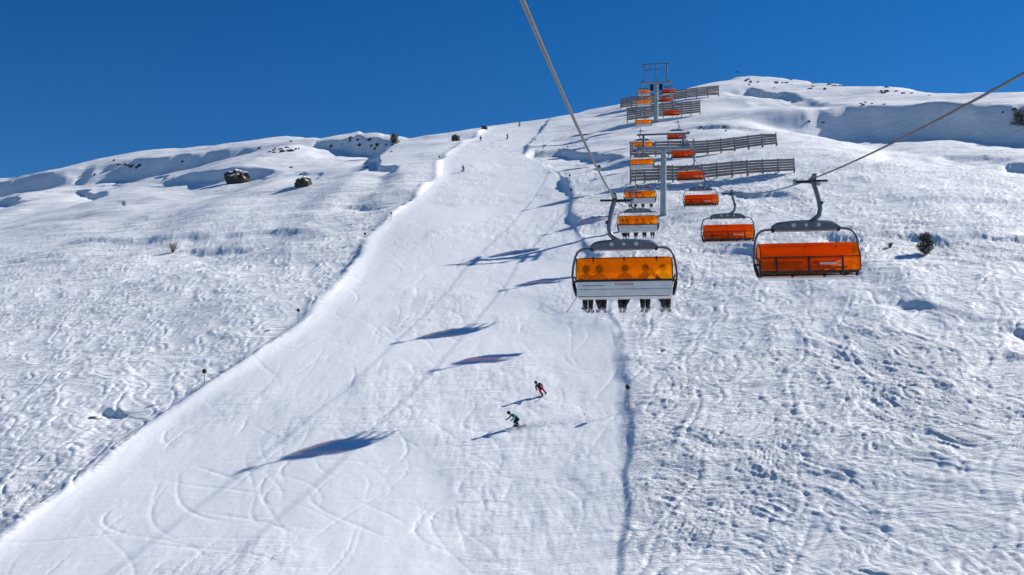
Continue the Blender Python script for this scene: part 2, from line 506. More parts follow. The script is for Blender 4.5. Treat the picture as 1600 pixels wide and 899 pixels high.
def snow_material():
    m = bpy.data.materials.new('snow')
    m.use_nodes = True
    t = m.node_tree; p = t.nodes['Principled BSDF']
    geo = t.nodes.new('ShaderNodeNewGeometry')
    n1 = t.nodes.new('ShaderNodeTexNoise'); n1.inputs['Scale'].default_value = .06; n1.inputs['Detail'].default_value = 3
    n2 = t.nodes.new('ShaderNodeTexNoise'); n2.inputs['Scale'].default_value = 2.4; n2.inputs['Detail'].default_value = 8; n2.inputs['Roughness'].default_value = .68
    for n in (n1, n2): t.links.new(geo.outputs['Position'], n.inputs['Vector'])
    mx = t.nodes.new('ShaderNodeMix'); mx.data_type = 'RGBA'
    mx.inputs['A'].default_value = (.86, .87, .885, 1); mx.inputs['B'].default_value = (.90, .90, .90, 1)
    t.links.new(n1.outputs['Fac'], mx.inputs['Factor']); t.links.new(mx.outputs['Result'], p.inputs['Base Color'])
    p.inputs['Roughness'].default_value = .62
    p.inputs['Specular IOR Level'].default_value = .25
    at = t.nodes.new('ShaderNodeAttribute'); at.attribute_name = 'churned'
    mp = t.nodes.new('ShaderNodeMapping'); mp.inputs['Rotation'].default_value = (0, 0, math.radians(-37)); mp.inputs['Scale'].default_value = (1.0, 2.4, 1.6)
    n3 = t.nodes.new('ShaderNodeTexNoise'); n3.inputs['Scale'].default_value = 2.6; n3.inputs['Detail'].default_value = 7; n3.inputs['Roughness'].default_value = .72; n3.inputs['Distortion'].default_value = .6
    t.links.new(geo.outputs['Position'], mp.inputs['Vector']); t.links.new(mp.outputs[0], n3.inputs['Vector'])
    ml = t.nodes.new('ShaderNodeMath'); ml.operation = 'MULTIPLY'
    t.links.new(n3.outputs['Fac'], ml.inputs[0]); t.links.new(at.outputs['Fac'], ml.inputs[1])
    ad = t.nodes.new('ShaderNodeMath'); ad.operation = 'MULTIPLY_ADD'; ad.inputs[1].default_value = .16
    t.links.new(n2.outputs['Fac'], ad.inputs[0]); t.links.new(ml.outputs[0], ad.inputs[2])
    mq = t.nodes.new('ShaderNodeMapping'); mq.inputs['Rotation'].default_value = (0, 0, math.radians(-16)); mq.inputs['Scale'].default_value = (.22, 1.0, .8)
    n4 = t.nodes.new('ShaderNodeTexNoise'); n4.inputs['Scale'].default_value = .55; n4.inputs['Detail'].default_value = 7; n4.inputs['Roughness'].default_value = .66; n4.inputs['Distortion'].default_value = .9
    t.links.new(geo.outputs['Position'], mq.inputs['Vector']); t.links.new(mq.outputs[0], n4.inputs['Vector'])
    m4 = t.nodes.new('ShaderNodeMath'); m4.operation = 'MULTIPLY'; t.links.new(n4.outputs['Fac'], m4.inputs[0]); t.links.new(at.outputs['Fac'], m4.inputs[1])
    a4 = t.nodes.new('ShaderNodeMath'); a4.operation = 'MULTIPLY_ADD'; a4.inputs[1].default_value = 5.5
    t.links.new(m4.outputs[0], a4.inputs[0]); t.links.new(ad.outputs[0], a4.inputs[2]); ad = a4
    b = t.nodes.new('ShaderNodeBump'); b.inputs['Strength'].default_value = 1.0; b.inputs['Distance'].default_value = .11
    t.links.new(ad.outputs[0], b.inputs['Height']); t.links.new(b.outputs[0], p.inputs['Normal'])
    return m
M_SNOW = snow_material()
me.materials.append(M_SNOW)
terrain = bpy.data.objects.new('snow_slope', me)
COL.objects.link(terrain)
tag(terrain, 'sunlit snow hillside with groomed piste and tracked powder', 'snow', kind='structure')

# ------------------------------------------------------------------ materials for the things
M_STEEL = mat('galvanised_steel', (.30, .34, .38), .45, .6, .25, 3.0)
M_MAST = mat('mast_paint', (.36, .41, .45), .5, .25, .2, .8)
M_DARK = mat('dark_steel', (.025, .028, .033), .45, .3, .3, 6)
M_SLATE = mat('slate_housing', (.16, .185, .225), .42, .1, .2, 5)
M_FRAME = mat('grey_frame_tube', (.17, .19, .22), .4, .3, .2, 4)
M_WHITE = mat('white_panel', (.78, .78, .78), .45, 0, .12, 3)
M_PRINT_W = mat('white_print', (.72, .70, .70), .5)
M_PRINT_R = mat('red_print', (.55, .22, .20), .5)
M_CUSH = mat('dark_cushion', (.035, .012, .014), .7, 0, .3, 9)
M_ROPE = mat('wire_rope', (.17, .17, .17), .5, .5, .35, 22)
M_WOOD = mat('weathered_boards', (.36, .30, .28), .85, 0, 0, 2.5, .2, (.22, .185, .175))
M_POST = mat('dark_fence_post', (.055, .048, .045), .8, 0, .3, 4)
M_ORANGE_POLE = mat('orange_pole', (.62, .12, .05), .5)
M_BLACK = mat('black_plastic', (.012, .012, .014), .5)
M_SKI = mat('ski_topsheet', (.10, .10, .12), .4, 0, .5, 5)
M_BOOT = mat('ski_boot', (.05, .05, .06), .4, 0, .3, 6)
M_SKIN = mat('skin', (.42, .25, .18), .6)
M_BARK = mat('bark', (.075, .055, .042), .9, 0, .4, 8, .3)
M_NEEDLE = mat('pine_needles', (.028, .042, .022), .7, 0, 0, 5, 0, (.055, .062, .038))
M_TWIG = mat('twigs', (.12, .085, .065), .9, 0, .3, 8)

def bubble_material(name, tint, lo, hi, glow, base):
    m = bpy.data.materials.new(name); m.use_nodes = True
    t = m.node_tree
    p = t.nodes['Principled BSDF']; out = t.nodes['Material Output']
    p.inputs['Base Color'].default_value = (*base, 1); p.inputs['Roughness'].default_value = .16
    tl = t.nodes.new('ShaderNodeBsdfTranslucent'); tl.inputs['Color'].default_value = (*glow, 1)
    tr = t.nodes.new('ShaderNodeBsdfTransparent'); tr.inputs['Color'].default_value = (*tint, 1)
    a = t.nodes.new('ShaderNodeMixShader'); a.inputs[0].default_value = .68
    b = t.nodes.new('ShaderNodeMixShader')
    tc = t.nodes.new('ShaderNodeTexCoord'); nz = t.nodes.new('ShaderNodeTexNoise'); nz.inputs['Scale'].default_value = 1.6; nz.inputs['Detail'].default_value = 4
    mr = t.nodes.new('ShaderNodeMapRange'); mr.inputs['To Min'].default_value = lo; mr.inputs['To Max'].default_value = hi
    t.links.new(tc.outputs['Object'], nz.inputs['Vector']); t.links.new(nz.outputs['Fac'], mr.inputs['Value']); t.links.new(mr.outputs[0], b.inputs[0])
    t.links.new(p.outputs[0], a.inputs[1]); t.links.new(tl.outputs[0], a.inputs[2])
    t.links.new(a.outputs[0], b.inputs[1]); t.links.new(tr.outputs[0], b.inputs[2])
    t.links.new(b.outputs[0], out.inputs['Surface'])
    return m
M_BUBBLE = {-1: bubble_material('orange_bubble_lit_tone', (1.0, .72, .15), .54, .67, (1.0, .52, .025), (.80, .26, .010)),  # uphill copy: brighter light and snow behind put into a yellower colour
            1: bubble_material('orange_bubble_shade_tone', (1.0, .55, .10), .50, .64, (1.0, .33, .018), (.72, .15, .012))}  # same plastic on downhill chairs, dimmer light and backdrop put into a redder colour

def rock_material():
    m = mat('snowy_rock', (.10, .075, .058), .9, 0, 0, 3, .6, (.035, .030, .028))
    t = m.node_tree; p = t.nodes['Principled BSDF']
    old = p.inputs['Base Color'].links[0].from_socket
    geo = t.nodes.new('ShaderNodeNewGeometry'); sep = t.nodes.new('ShaderNodeSeparateXYZ')
    t.links.new(geo.outputs['True Normal'], sep.inputs[0])
    nz = t.nodes.new('ShaderNodeTexNoise'); nz.inputs['Scale'].default_value = 2.5; nz.inputs['Detail'].default_value = 4
    t.links.new(geo.outputs['Position'], nz.inputs['Vector'])
    ad = t.nodes.new('ShaderNodeMath'); ad.operation = 'ADD'
    t.links.new(sep.outputs['Z'], ad.inputs[0]); t.links.new(nz.outputs['Fac'], ad.inputs[1])
    rp = t.nodes.new('ShaderNodeValToRGB'); rp.color_ramp.elements[0].position = .0; rp.color_ramp.elements[1].position = 1.0
    mr = t.nodes.new('ShaderNodeMapRange'); mr.inputs['From Min'].default_value = 1.12; mr.inputs['From Max'].default_value = 1.22
    t.links.new(ad.outputs[0], mr.inputs['Value'])
    mx = t.nodes.new('ShaderNodeMix'); mx.data_type = 'RGBA'
    mx.inputs['B'].default_value = (.85, .86, .88, 1)
    t.links.new(mr.outputs[0], mx.inputs['Factor']); t.links.new(old, mx.inputs['A'])
    t.links.new(mx.outputs['Result'], p.inputs['Base Color'])
    return m
M_ROCK = rock_material()

# ------------------------------------------------------------------ the two haul ropes
ALPHA = 0.132
YAW = -math.atan(ALPHA)
T1, T2 = 146.0, 265.0
def rope_h(d, side):
    h0 = 2.75 if side < 0 else 3.42
    f1 = lambda q: h0 - .0253 * q + 9.95e-4 * q * q
    if d <= T1: return f1(d)
    a, b = f1(T1), 53.8
    if d <= T2:
        f = (d - T1) / (T2 - T1)
        return a + (b - a) * f - 7.5e-4 * (d - T1) * (T2 - d)
    return b + (d - T2) * .212 - 7.5e-4 * (d - T2) * max(0, 430 - d)
def rope_x(d, side): return (-1.13 if side < 0 else 5.75) + ALPHA * d
def rope_p(d, side): return W(rope_x(d, side), d, rope_h(d, side))
for side, lab in ((-1, 'grey steel haul rope carrying the occupied uphill chairs'), (1, 'grey steel haul rope carrying the empty downhill chairs')):
    ds = list(np.linspace(-40, T1, 70)) + list(np.linspace(T1, T2, 40))[1:] + list(np.linspace(T2, 430, 30))[1:]
    o = MB().tube([rope_p(q, side) for q in ds], .026, 8).build('haul_rope', M_ROPE)
    tag(o, lab, 'cable', 'haul ropes of the chairlift')

# ------------------------------------------------------------------ lift chairs
CX = .30
def make_chair(k_top, side):
    r = empty('lift_chair')
    g = MB(); g.box((0, 0, -.02), (.17, .62, .20), bev=.04); g.box((-.05, 0, .10), (.14, .34, .10), bev=.03); g.box((.32, .0, -.10), (.62, .12, .09), bev=.02); g.box((-.30, 0, -.08), (.42, .10, .07), bev=.02)
    gr = g.build('grip', M_DARK, r)
    for y in (-.34, .34): MB().tube([(-.07, y, .02), (.07, y, .02)], .09, 12).build('roller', M_STEEL, gr)
    MB().tube([(.58, 0, -.10), (.66, 0, -.10)], .10, 12).build('roller', M_STEEL, gr)
    MB().tube([(0, 0, -.08), (-.09, 0, -.35), (-.18, 0, -.75), (-.22, 0, -1.05), (-.17, 0, -1.28), (0, 0, -1.45), (.20, 0, -1.58)], [.085, .085, .08, .08, .085, .09, .10], 10).build('hanger', M_FRAME, r)
    b = MB(); b.box((-.23, 0, -.86), (.20, .14, .12), bev=.03); b.build('hanger_bracket', M_DARK, r)
    # slate housing with an arched back
    hb = MB(); vs = []; fs = []
    N = 17
    for k in range(N):
        x = -1.16 + 2.32 * k / (N - 1); q = abs(x) / 1.16
        zt = -1.47 - .09 * q ** 2 - .10 * max(0, q - .85) / .15; zb = -1.83 + .01 * q ** 2 + .06 * max(0, q - .9) / .1
        dy = .20 - .05 * max(0, q - .8) / .2
        for (yy, zz) in ((-dy, zb + .04), (-dy, zt - .08), (-dy + .08, zt), (dy - .08, zt), (dy, zt - .08), (dy, zb + .04), (dy - .05, zb), (-dy + .05, zb)):
            vs.append((CX + x, yy, zz))
    for k in range(N - 1):
        for j in range(8): fs.append((k * 8 + j, (k + 1) * 8 + j, (k + 1) * 8 + (j + 1) % 8, k * 8 + (j + 1) % 8))
    fs += [tuple(range(8)), tuple((N - 1) * 8 + j for j in range(8))[::-1]]
    hs = hb.add(vs, fs).build('housing', M_SLATE, r)
    for sy in (-1, 1):                                     # crystal emblems on both faces
        for ex in (-.42, 0, .42):
            e = MB()
            for a in range(3):
                M = Matrix.Rotation(math.radians(60 * a + 15), 3, 'Y')
                e.box((CX + ex, sy * .206, -1.66), (.17 if ex else .12, .008, .03), M)
            e.box((CX + ex, sy * .207, -1.66), (.07, .009, .07), Matrix.Rotation(math.radians(45), 3, 'Y'))
            e.build('emblem', M_PRINT_W, hs, False)
    for s in (-1, 1):
        P = lambda x, y, z: (CX + s * x, y, z)
        fr = MB().tube([P(.98, 0, -1.76), P(1.34, 0, -1.77), P(1.50, 0, -1.81), P(1.61, 0, -1.90), P(1.68, 0, -2.04), P(1.715, 0, -2.18), P(1.76, 0, -2.4), P(1.79, -.02, -2.72), P(1.75, -.05, -3.0)], .042, 10).build('side_frame', M_FRAME, r)
        MB().tube([P(1.75, -.05, -2.96), P(1.70, -.02, -3.2), P(1.64, .0, -3.42)], [.06, .065, .05], 8).build('armrest', M_BLACK, r)
        MB().box(P(1.10, 0, -1.79), (.12, .26, .14), bev=.03).build('frame_clamp', M_DARK, fr)
        MB().tube([P(1.72, .02, -2.75), P(1.66, .35, -2.85), P(1.62, .62, -3.05)], .03, 8).build('bubble_arm', M_DARK, r)
    # white shell of the seat back, two panels with a seam
    for z0, z1, y0 in ((-2.965, -3.215, -.335), (-3.225, -3.45, -.31)):
        p = MB(); p.box((CX, y0, (z0 + z1) / 2), (3.24, .05, z0 - z1), Matrix.Rotation(math.radians(6), 3, 'X'), bev=.015)
        pn = p.build('back_panel', M_WHITE, r)
        if z0 > -3.1:
            e = MB(); x = CX - .30
            for k in range(9):
                w_ = .045; e.box((x, y0 - .029, -3.065), (w_, .006, .075), Matrix.Rotation(math.radians(6), 3, 'X')); x += .072
            e.build('lettering', M_PRINT_R, pn, False)
            e = MB(); e.box((CX - 1.05, y0 - .0295, -3.105), (.75, .006, .022), Matrix.Rotation(math.radians(6), 3, 'X'))
            e.box((CX - 1.32, y0 - .0265, -3.045), (.16, .006, .02), Matrix.Rotation(math.radians(6), 3, 'X'))
            e.build('stripe', M_FRAME, pn, False)
    MB().tube([(CX - 1.72, -.33, -2.955), (CX + 1.72, -.33, -2.955)], .038, 8).build('back_rail', M_BLACK, r)
    for k in range(6):
        x = CX + (k - 2.5) * .53
        MB().box((x, .0, -3.40), (.50, .52, .09), bev=.03).build('seat_cushion', M_CUSH, r)
        MB().box((x, -.265, -3.10), (.49, .07, .52), Matrix.Rotation(math.radians(8), 3, 'X'), bev=.025).build('backrest_cushion', M_CUSH, r)
    for k in range(3): MB().box((CX + (k - 1) * 1.06, .29, -3.475), (.98, .06, .085), bev=.02).build('seat_front', M_WHITE, r)
    MB().box((CX, .0, -3.485), (3.2, .5, .06), bev=.02).build('seat_pan', M_WHITE, r)
    b = MB(); b.tube([(CX - 1.62, .56, -2.86), (CX + 1.62, .56, -2.86)], .026, 8); b.tube([(CX - 1.62, .60, -3.36), (CX + 1.62, .60, -3.36)], .032, 8)
    bar = b.build('restraint_bar', M_BLACK, r)
    for x in (-1.04, .05, 1.12): MB().tube([(CX + x, .56, -2.84), (CX + x, .64, -3.05), (CX + x, .62, -3.40)], [.035, .05, .055], 8).build('bar_post', M_BLACK, bar)
    # bubble: a bent orange shell, 12 mm thick
    prof = [(-.36, -2.93), (-.45, -2.72), (-.46, -2.50), (-.38, -2.28), (-.22, -2.13), (.0, -2.06), (.24, -2.09), (.48, -2.22), (.68, -2.44), (.80, -2.70), (.85, -2.98), (.83, -3.34)]
    prof = [(y, z if z < -2.6 else -2.6 + (z + 2.6) * k_top) for y, z in prof]
    def shell(off):
        out = []
        for k in range(len(prof)):
            a = prof[max(k - 1, 0)]; c = prof[min(k + 1, len(prof) - 1)]
            ty, tz = c[0] - a[0], c[1] - a[1]; l = math.hypot(ty, tz)
            out.append((prof[k][0] + tz / l * off, prof[k][1] - ty / l * off))
        return out
    vs, fs = [], []; NXB = 15; n = len(prof)
    for ly, off in ((0, 0), (1, .012)):
        pf = shell(off)
        for i in range(NXB):
            x = -1.63 + 3.26 * i / (NXB - 1); q = abs(x) / 1.63
            sh = 1 - .05 * max(0, (q - .86) / .14) ** 2
            for (y, z) in pf: vs.append((CX + x, .18 + (y - .18) * sh, -2.6 + (z + 2.6) * (1 if z < -2.6 else sh)))
    for ly in (0, 1):
        for i in range(NXB - 1):
            for j in range(n - 1):
                a = ly * NXB * n + i * n + j
                f = (a, a + 1, a + n + 1, a + n)
                fs.append(f if ly else f[::-1])
    for i in range(NXB - 1):
        for j in (0, n - 1):
            a = i * n + j; b_ = a + NXB * n; fs.append((a, a + n, b_ + n, b_))
    for j in range(n - 1):
        for i in (0, NXB - 1):
            a = i * n + j; b_ = a + NXB * n; fs.append((a, a + 1, b_ + 1, b_))
    bub = MB().add(vs, fs).build('bubble', M_BUBBLE[side], r)
    for s in (-1, 1):
        MB().tube([(CX + s * 1.635, .18 + (y - .18) * .95, -2.6 + (z + 2.6) * (1 if z < -2.6 else .95)) for y, z in prof], .018, 6).build('bubble_rim', M_DARK, bub)
    MB().tube([(CX - 1.6, -.37, -2.92), (CX + 1.6, -.37, -2.92)], .022, 6).build('bubble_rim', M_DARK, bub)
    MB().tube([(CX - 1.55, -.24, -2.6 + .475 * k_top), (CX + 1.55, -.24, -2.6 + .475 * k_top)], .016, 6).build('bubble_rim', M_CUSH, bub)
    MB().tube([(CX - 1.62, .835, -3.34), (CX + 1.62, .835, -3.34)], .022, 6).build('bubble_rim', M_DARK, bub)
    for x in (-1.05, 0, 1.1):
        MB().box((CX + x, -.27, -2.6 + .43 * k_top), (.05, .03, .18), bev=.01).build('bubble_bracket', M_DARK, bub)
    if side > 0:
        MB().tube([(CX - 1.6, .85, -2.86), (CX + 1.6, .85, -2.86)], .018, 6).build('bubble_rib', M_DARK, bub)
        for x in (-1.04, .05, 1.12): MB().tube([(CX + x, .852, -2.84), (CX + x, .875, -3.0), (CX + x, .86, -3.38)], [.03, .036, .042], 6).build('bubble_rib', M_BLACK, bub)
    e = MB()
    for k in range(9): e.box((CX - .32 - .062 * k * 1.0, .872, -3.10), (.044, .006, .075))
    for k in range(16):
        a0 = 2 * math.pi * k / 16
        e.box((CX - .96 + .10 * math.cos(a0), .872, -3.10 + .075 * math.sin(a0)), (.045, .006, .018), Matrix.Rotation(1.57 - a0, 3, 'Y'))
    e.build('lettering', M_PRINT_W, bub, False)
    return r

protos = {-1: make_chair(.96, -1), 1: make_chair(.62, 1)}
first = {-1: True, 1: True}
def place_chair(d, side, label):
    o = protos[side] if first[side] else copy_tree(protos[side])
    first[side] = False
    o.location = rope_p(d, side)
    o.rotation_euler = (0, 0, YAW + (math.pi if side > 0 else 0))
    tag(o, label, 'ski lift', 'uphill chairs with closed bubbles' if side < 0 else 'empty downhill chairs with closed bubbles')
    return o
UP = [(35.6, 'large uphill chair with five riders, white seat back and orange bubble'),
      (88, 'uphill chair with riders, second below the lower lift tower'),
      (114, 'uphill chair with dangling riders, next below the lower lift tower'),
      (147, 'orange bubble chair passing the lower lift tower on the uphill rope'),
      (179, 'uphill orange chair, first above the lower lift tower'),
      (216, 'uphill orange chair, second above the lower lift tower'),
      (246, 'uphill orange chair just below the upper lift tower'),
      (300, 'small uphill chair above the ridge just behind the upper lift tower'),
      (272, 'uphill chair reaching the head of the upper lift tower')]
DOWN = [(35.6, 'large empty downhill chair with dark red lower bubble, fourth below lower tower'),
        (70, 'empty downhill orange chair, third below the lower lift tower'),
        (105, 'empty downhill orange chair, second below the lower lift tower'),
        (130, 'empty downhill orange chair, first below the lower lift tower'),
        (158, 'empty downhill orange chair, first above the lower lift tower'),
        (192, 'empty downhill orange chair, second above the lower lift tower'),
        (230, 'empty downhill orange chair, third above the lower lift tower'),
        (268, 'empty downhill chair beside the head of the upper lift tower'),
        (303, 'small downhill chair coming over the ridge behind the upper lift tower')]
up_chairs = [place_chair(d, -1, l) for d, l in UP]
down_chairs = [place_chair(d, 1, l) for d, l in DOWN]

# ------------------------------------------------------------------ people
def skin_body(name, joints, bones, root, mats):
    """joints: name -> (xyz, radius); bones: (a, b, material index); one continuous skinned surface"""
    names = list(joints)
    me = bpy.data.meshes.new(name)
    me.from_pydata([joints[n][0] for n in names], [(names.index(a), names.index(b)) for a, b, _ in bones], [])
    o = bpy.data.objects.new(name, me); COL.objects.link(o)
    o.modifiers.new('skin', 'SKIN')
    me.skin_vertices.new() if not me.skin_vertices else None
    sv = me.skin_vertices[0].data
    for i, n in enumerate(names):
        sv[i].radius = (joints[n][1],) * 2
        sv[i].use_root = (n == root)
    ss = o.modifiers.new('sub', 'SUBSURF'); ss.levels = 1; ss.render_levels = 1
    dg = bpy.context.evaluated_depsgraph_get()
    new = bpy.data.meshes.new_from_object(o.evaluated_get(dg))
    bpy.data.objects.remove(o)
    for m_ in mats: new.materials.append(m_)
    P = [(np.array(joints[a][0]), np.array(joints[b][0]), mi) for a, b, mi in bones]
    for f in new.polygons:
        c = np.array(f.center); best = None
        for a, b, mi in P:
            t = np.clip(np.dot(c - a, b - a) / max(np.dot(b - a, b - a), 1e-9), 0, 1)
            q = np.linalg.norm(c - a - t * (b - a))
            if best is None or q < best[0]: best = (q, mi)
        f.material_index = best[1]; f.use_smooth = True
    return new

BONES = [('pel', 'spine', 0), ('spine', 'chest', 0), ('chest', 'neck', 0), ('neck', 'head', 2), ('head', 'crown', 2)]
for s in 'LR':
    BONES += [('chest', 'sh' + s, 0), ('sh' + s, 'el' + s, 0), ('el' + s, 'wr' + s, 0), ('wr' + s, 'ha' + s, 3),
              ('pel', 'hip' + s, 1), ('hip' + s, 'kn' + s, 1), ('kn' + s, 'an' + s, 1), ('an' + s, 'toe' + s, 3)]
RAD = dict(pel=.17, spine=.155, chest=.18, neck=.07, head=.10, crown=.085, sh=.085, el=.062, wr=.048, ha=.06, hip=.125, kn=.085, an=.075, toe=.065)
def joints_of(pos):
    return {k: (v, RAD[k[:-1] if k[-1] in 'LR' and k[:-1] in RAD else k]) for k, v in pos.items()}

def pose_seated(sp_=.13, tw=0.0, kick=0.0):
    p = dict(pel=(0, 0, .0), spine=(0, -.04, .22), chest=(0, -.05, .42), neck=(0, -.01, .58), head=(0, .04, .69), crown=(0, .05, .80))
    for s, k in ((-1, 'L'), (1, 'R')):
        p.update({'sh' + k: (s * .19, -.04, .47), 'el' + k: (s * .25, .12, .24), 'wr' + k: (s * .16, .36, .20), 'ha' + k: (s * .12, .45, .20),
                  'hip' + k: (s * .11, .05, -.02), 'kn' + k: (s * sp_, .47, -.03), 'an' + k: (s * (sp_ + tw) + kick, .50 + .05 * s, -.46), 'toe' + k: (s * (sp_ + tw) + kick, .68 + .05 * s, -.54)})
    return p
def pose_carve(bend=.35, knees=.22, arms=1.0):
    p = dict(pel=(0, -.14, .74 - knees * .5), spine=(0, -.08 + bend * .15, .94 - knees * .5), chest=(0, .02 + bend * .35, 1.12 - knees * .55 - bend * .08),
             neck=(0, .10 + bend * .5, 1.27 - knees * .55 - bend * .14), head=(0, .17 + bend * .55, 1.37 - knees * .55 - bend * .16), crown=(0, .19 + bend * .58, 1.48 - knees * .55 - bend * .18))
    cz = p['chest'][2]; cy = p['chest'][1]
    for s, k in ((-1, 'L'), (1, 'R')):
        p.update({'sh' + k: (s * .20, cy, cz + .05), 'el' + k: (s * .36 * arms, cy + .14, cz - .20), 'wr' + k: (s * .36 * arms, cy + .38, cz - .26), 'ha' + k: (s * .36 * arms, cy + .47, cz - .27),
                  'hip' + k: (s * .12, -.12, .70 - knees * .5), 'kn' + k: (s * .15, .16, .46 - knees * .25), 'an' + k: (s * .15, -.02, .14), 'toe' + k: (s * .15, .16, .09)})
    return p

def make_person(kind, pose, jacket, pants, helmet, poles=True):
    r = empty('person')
    me = skin_body('body', joints_of(pose) if kind != 'seated' else {k: (v[0], v[1] * (1.22 if k[:2] in ('kn', 'an', 'to') else 1)) for k, v in joints_of(pose).items()}, BONES, 'pel', [jacket, pants, M_SKIN, M_BOOT])
    b = bpy.data.objects.new('body', me); COL.objects.link(b); b.parent = r
    h = Vector(pose['head']); c = Vector(pose['crown']); ax = (c - h).normalized()
    m = MB(); m.ball((0, 0, 0), .145, 12, 8, sq=(.92, 1.08, .95))
    o = m.build('helmet', helmet, r); o.location = h + ax * .075
    g = MB(); g.box((0, .115, .01), (.20, .07, .085), bev=.03)
    o = g.build('goggles', M_BLACK, r); o.location = h + ax * .02
    for s, k in ((-1, 'L'), (1, 'R')):
        an, toe = Vector(pose['an' + k]), Vector(pose['toe' + k])
        bt = MB(); mid = (an + toe) / 2
        bt.box((mid.x, mid.y + .01, mid.z - .035), (.13, .33, .12), bev=.04); bt.tube([an + Vector((0, .0, -.05)), an + Vector((0, .05, .20))], [.085, .09], 10)
        bt.build('boot', M_BOOT, r)
        yw = random.uniform(-.16, .16) if kind == 'seated' else 0
        sk = MB(); vs, fs = [], []
        stations = [(-.75, .050, .03), (-.70, .055, .0), (-.3, .042, .0), (0, .038, .005), (.4, .044, .0), (.75, .056, .0), (.86, .045, .05), (.93, .015, .12)]
        zb = toe.z - .105
        for (y, w_, z) in stations:
            for dx, dz in ((-w_, 0), (w_, 0), (w_, .02), (-w_, .02)): vs.append((mid.x + dx * math.cos(yw) - y * math.sin(yw), mid.y + y * math.cos(yw) + dx * math.sin(yw), zb + z + dz))
        for i in range(len(stations) - 1):
            for j in range(4): fs.append((i * 4 + j, i * 4 + (j + 1) % 4, (i + 1) * 4 + (j + 1) % 4, (i + 1) * 4 + j))
        fs += [(3, 2, 1, 0), tuple(len(vs) - 4 + j for j in range(4))]
        sk.add(vs, fs); sk.build('ski', M_SKI, r)
        if poles:
            ha = Vector(pose['ha' + k])
            tip = ha + (Vector((s * .12, -.75, -.62)) if kind != 'seated' else Vector((s * .02, .1, -1.0)))
            pm = MB(); pm.tube([ha + (ha - tip).normalized() * .08, tip], .010, 6); pm.tube([tip + (ha - tip).normalized() * .06, tip + (ha - tip).normalized() * .065], .04, 8)
            pm.build('ski_pole', M_STEEL, r)
    return r

cl = lambda n, c: mat(n, c, .75, 0, .25, 7)
M_CL_BLACK, M_CL_NAVY, M_CL_TEAL, M_CL_RED, M_CL_CRIM, M_CL_GREY = cl('black_fabric', (.012, .012, .016)), cl('navy_fabric', (.016, .022, .045)), cl('teal_fabric', (.012, .14, .15)), cl('pinkish_red_fabric', (.60, .035, .09)), cl('dark_red_fabric', (.05, .012, .016)), cl('charcoal_fabric', (.035, .035, .04))
HEL = [cl('black_shell', (.012, .012, .014)), cl('dark_shell', (.03, .025, .03)), cl('brown_shell', (.06, .03, .02))]
seat_protos = [make_person('seated', pose_seated(.12, -.03), M_CL_BLACK, M_CL_BLACK, HEL[0], False), make_person('seated', pose_seated(.17, -.09, .05), M_CL_NAVY, M_CL_CRIM, HEL[1], False), make_person('seated', pose_seated(.20, -.13, -.10), M_CL_GREY, M_CL_BLACK, HEL[2], False)]
used = set()
def seat(chair, xs, label, group):
    for i, x in enumerate(xs):
        k = i % 3
        o = seat_protos[k] if k not in used else copy_tree(seat_protos[k])
        used.add(k)
        rot = Matrix.Rotation(YAW, 3, 'Z')
        o.location = chair.location + rot @ Vector((CX + x, .06, -3.225))
        o.rotation_euler = (0, 0, YAW + math.radians(random.uniform(-5, 5)))
        tag(o, label.replace('#', ('first', 'second', 'third', 'fourth', 'fifth')[i]), 'person', group)
seat(up_chairs[0], (-1.32, -.86, .02, .72, 1.32), 'dark clad rider on the large white-backed chair, # from its dangling ski pole', 'riders on the large uphill chair')
seat(up_chairs[1], (1.2, .45, -.1, -.9, -1.3), 'dark clad rider, # from the mast side, second chair below lower tower', 'riders on the second uphill chair')
seat(up_chairs[2], (1.25, .3, -.45, -1.1), 'dark clad rider, # from the mast side, chair next below lower tower', 'riders on the third uphill chair')
# a ski pole that hangs out at the end of the large chair
pm = MB(); pm.tube([(0, 0, 0), (-.42, .05, -.62)], .012, 6); pm.tube([(-.39, .046, -.575), (-.395, .047, -.583)], .045, 8)
o = pm.build('ski_pole', M_STEEL); o.location = up_chairs[0].location + Matrix.Rotation(YAW, 3, 'Z') @ Vector((CX - 1.60, .1, -3.36))
tag(o, 'thin grey ski pole dangling beside the large occupied chair', 'ski pole')

def put(o, px, py, heading, tilt=(0, 0), lift=0.0):
    X_, D_2, H_ = hit(px, py)
    o.location = W(X_, D_2, H_) + Vector((0, 0, lift))
    o.rotation_euler = (Matrix.Rotation(tilt[0], 3, 'Y') @ Matrix.Rotation(tilt[1], 3, 'X') @ Matrix.Rotation(heading, 3, 'Z')).to_euler()
    return (X_, D_2, H_)
teal = make_person('ski', pose_carve(.62, .34, 1.05), M_CL_TEAL, M_CL_BLACK, HEL[0])
teal_at = put(teal, 808, 668, math.radians(118), (math.radians(-8), math.radians(8)), .06)
tag(teal, 'skier in teal jacket and black trousers crouching through a spraying turn', 'person')
red = make_person('ski', pose_carve(.25, .30, .8), M_CL_CRIM, M_CL_RED, HEL[1])
put(red, 851, 618, math.radians(172), (math.radians(-34), math.radians(4)), .06)
tag(red, 'skier in pinkish red trousers leaning steeply into a turn', 'person')
far_spec = [(724, 269, M_CL_GREY, M_CL_BLACK, .2, 'lone dark skier standing on the upper piste below the others'),
            (793, 218, M_CL_BLACK, M_CL_NAVY, .1, 'tiny black skier upright in the middle of the upper piste'),
            (751, 221, M_CL_GREY, M_CL_CRIM, .5, 'tiny skier in grey near the left edge of the upper piste'),
            (812, 198, M_CL_NAVY, M_CL_GREY, .2, 'tiny skier just dropping over the crest of the piste'),
            (971, 168, M_CL_BLACK, M_CL_NAVY, .1, 'dark figure standing at the end of the topmost snow fence')]
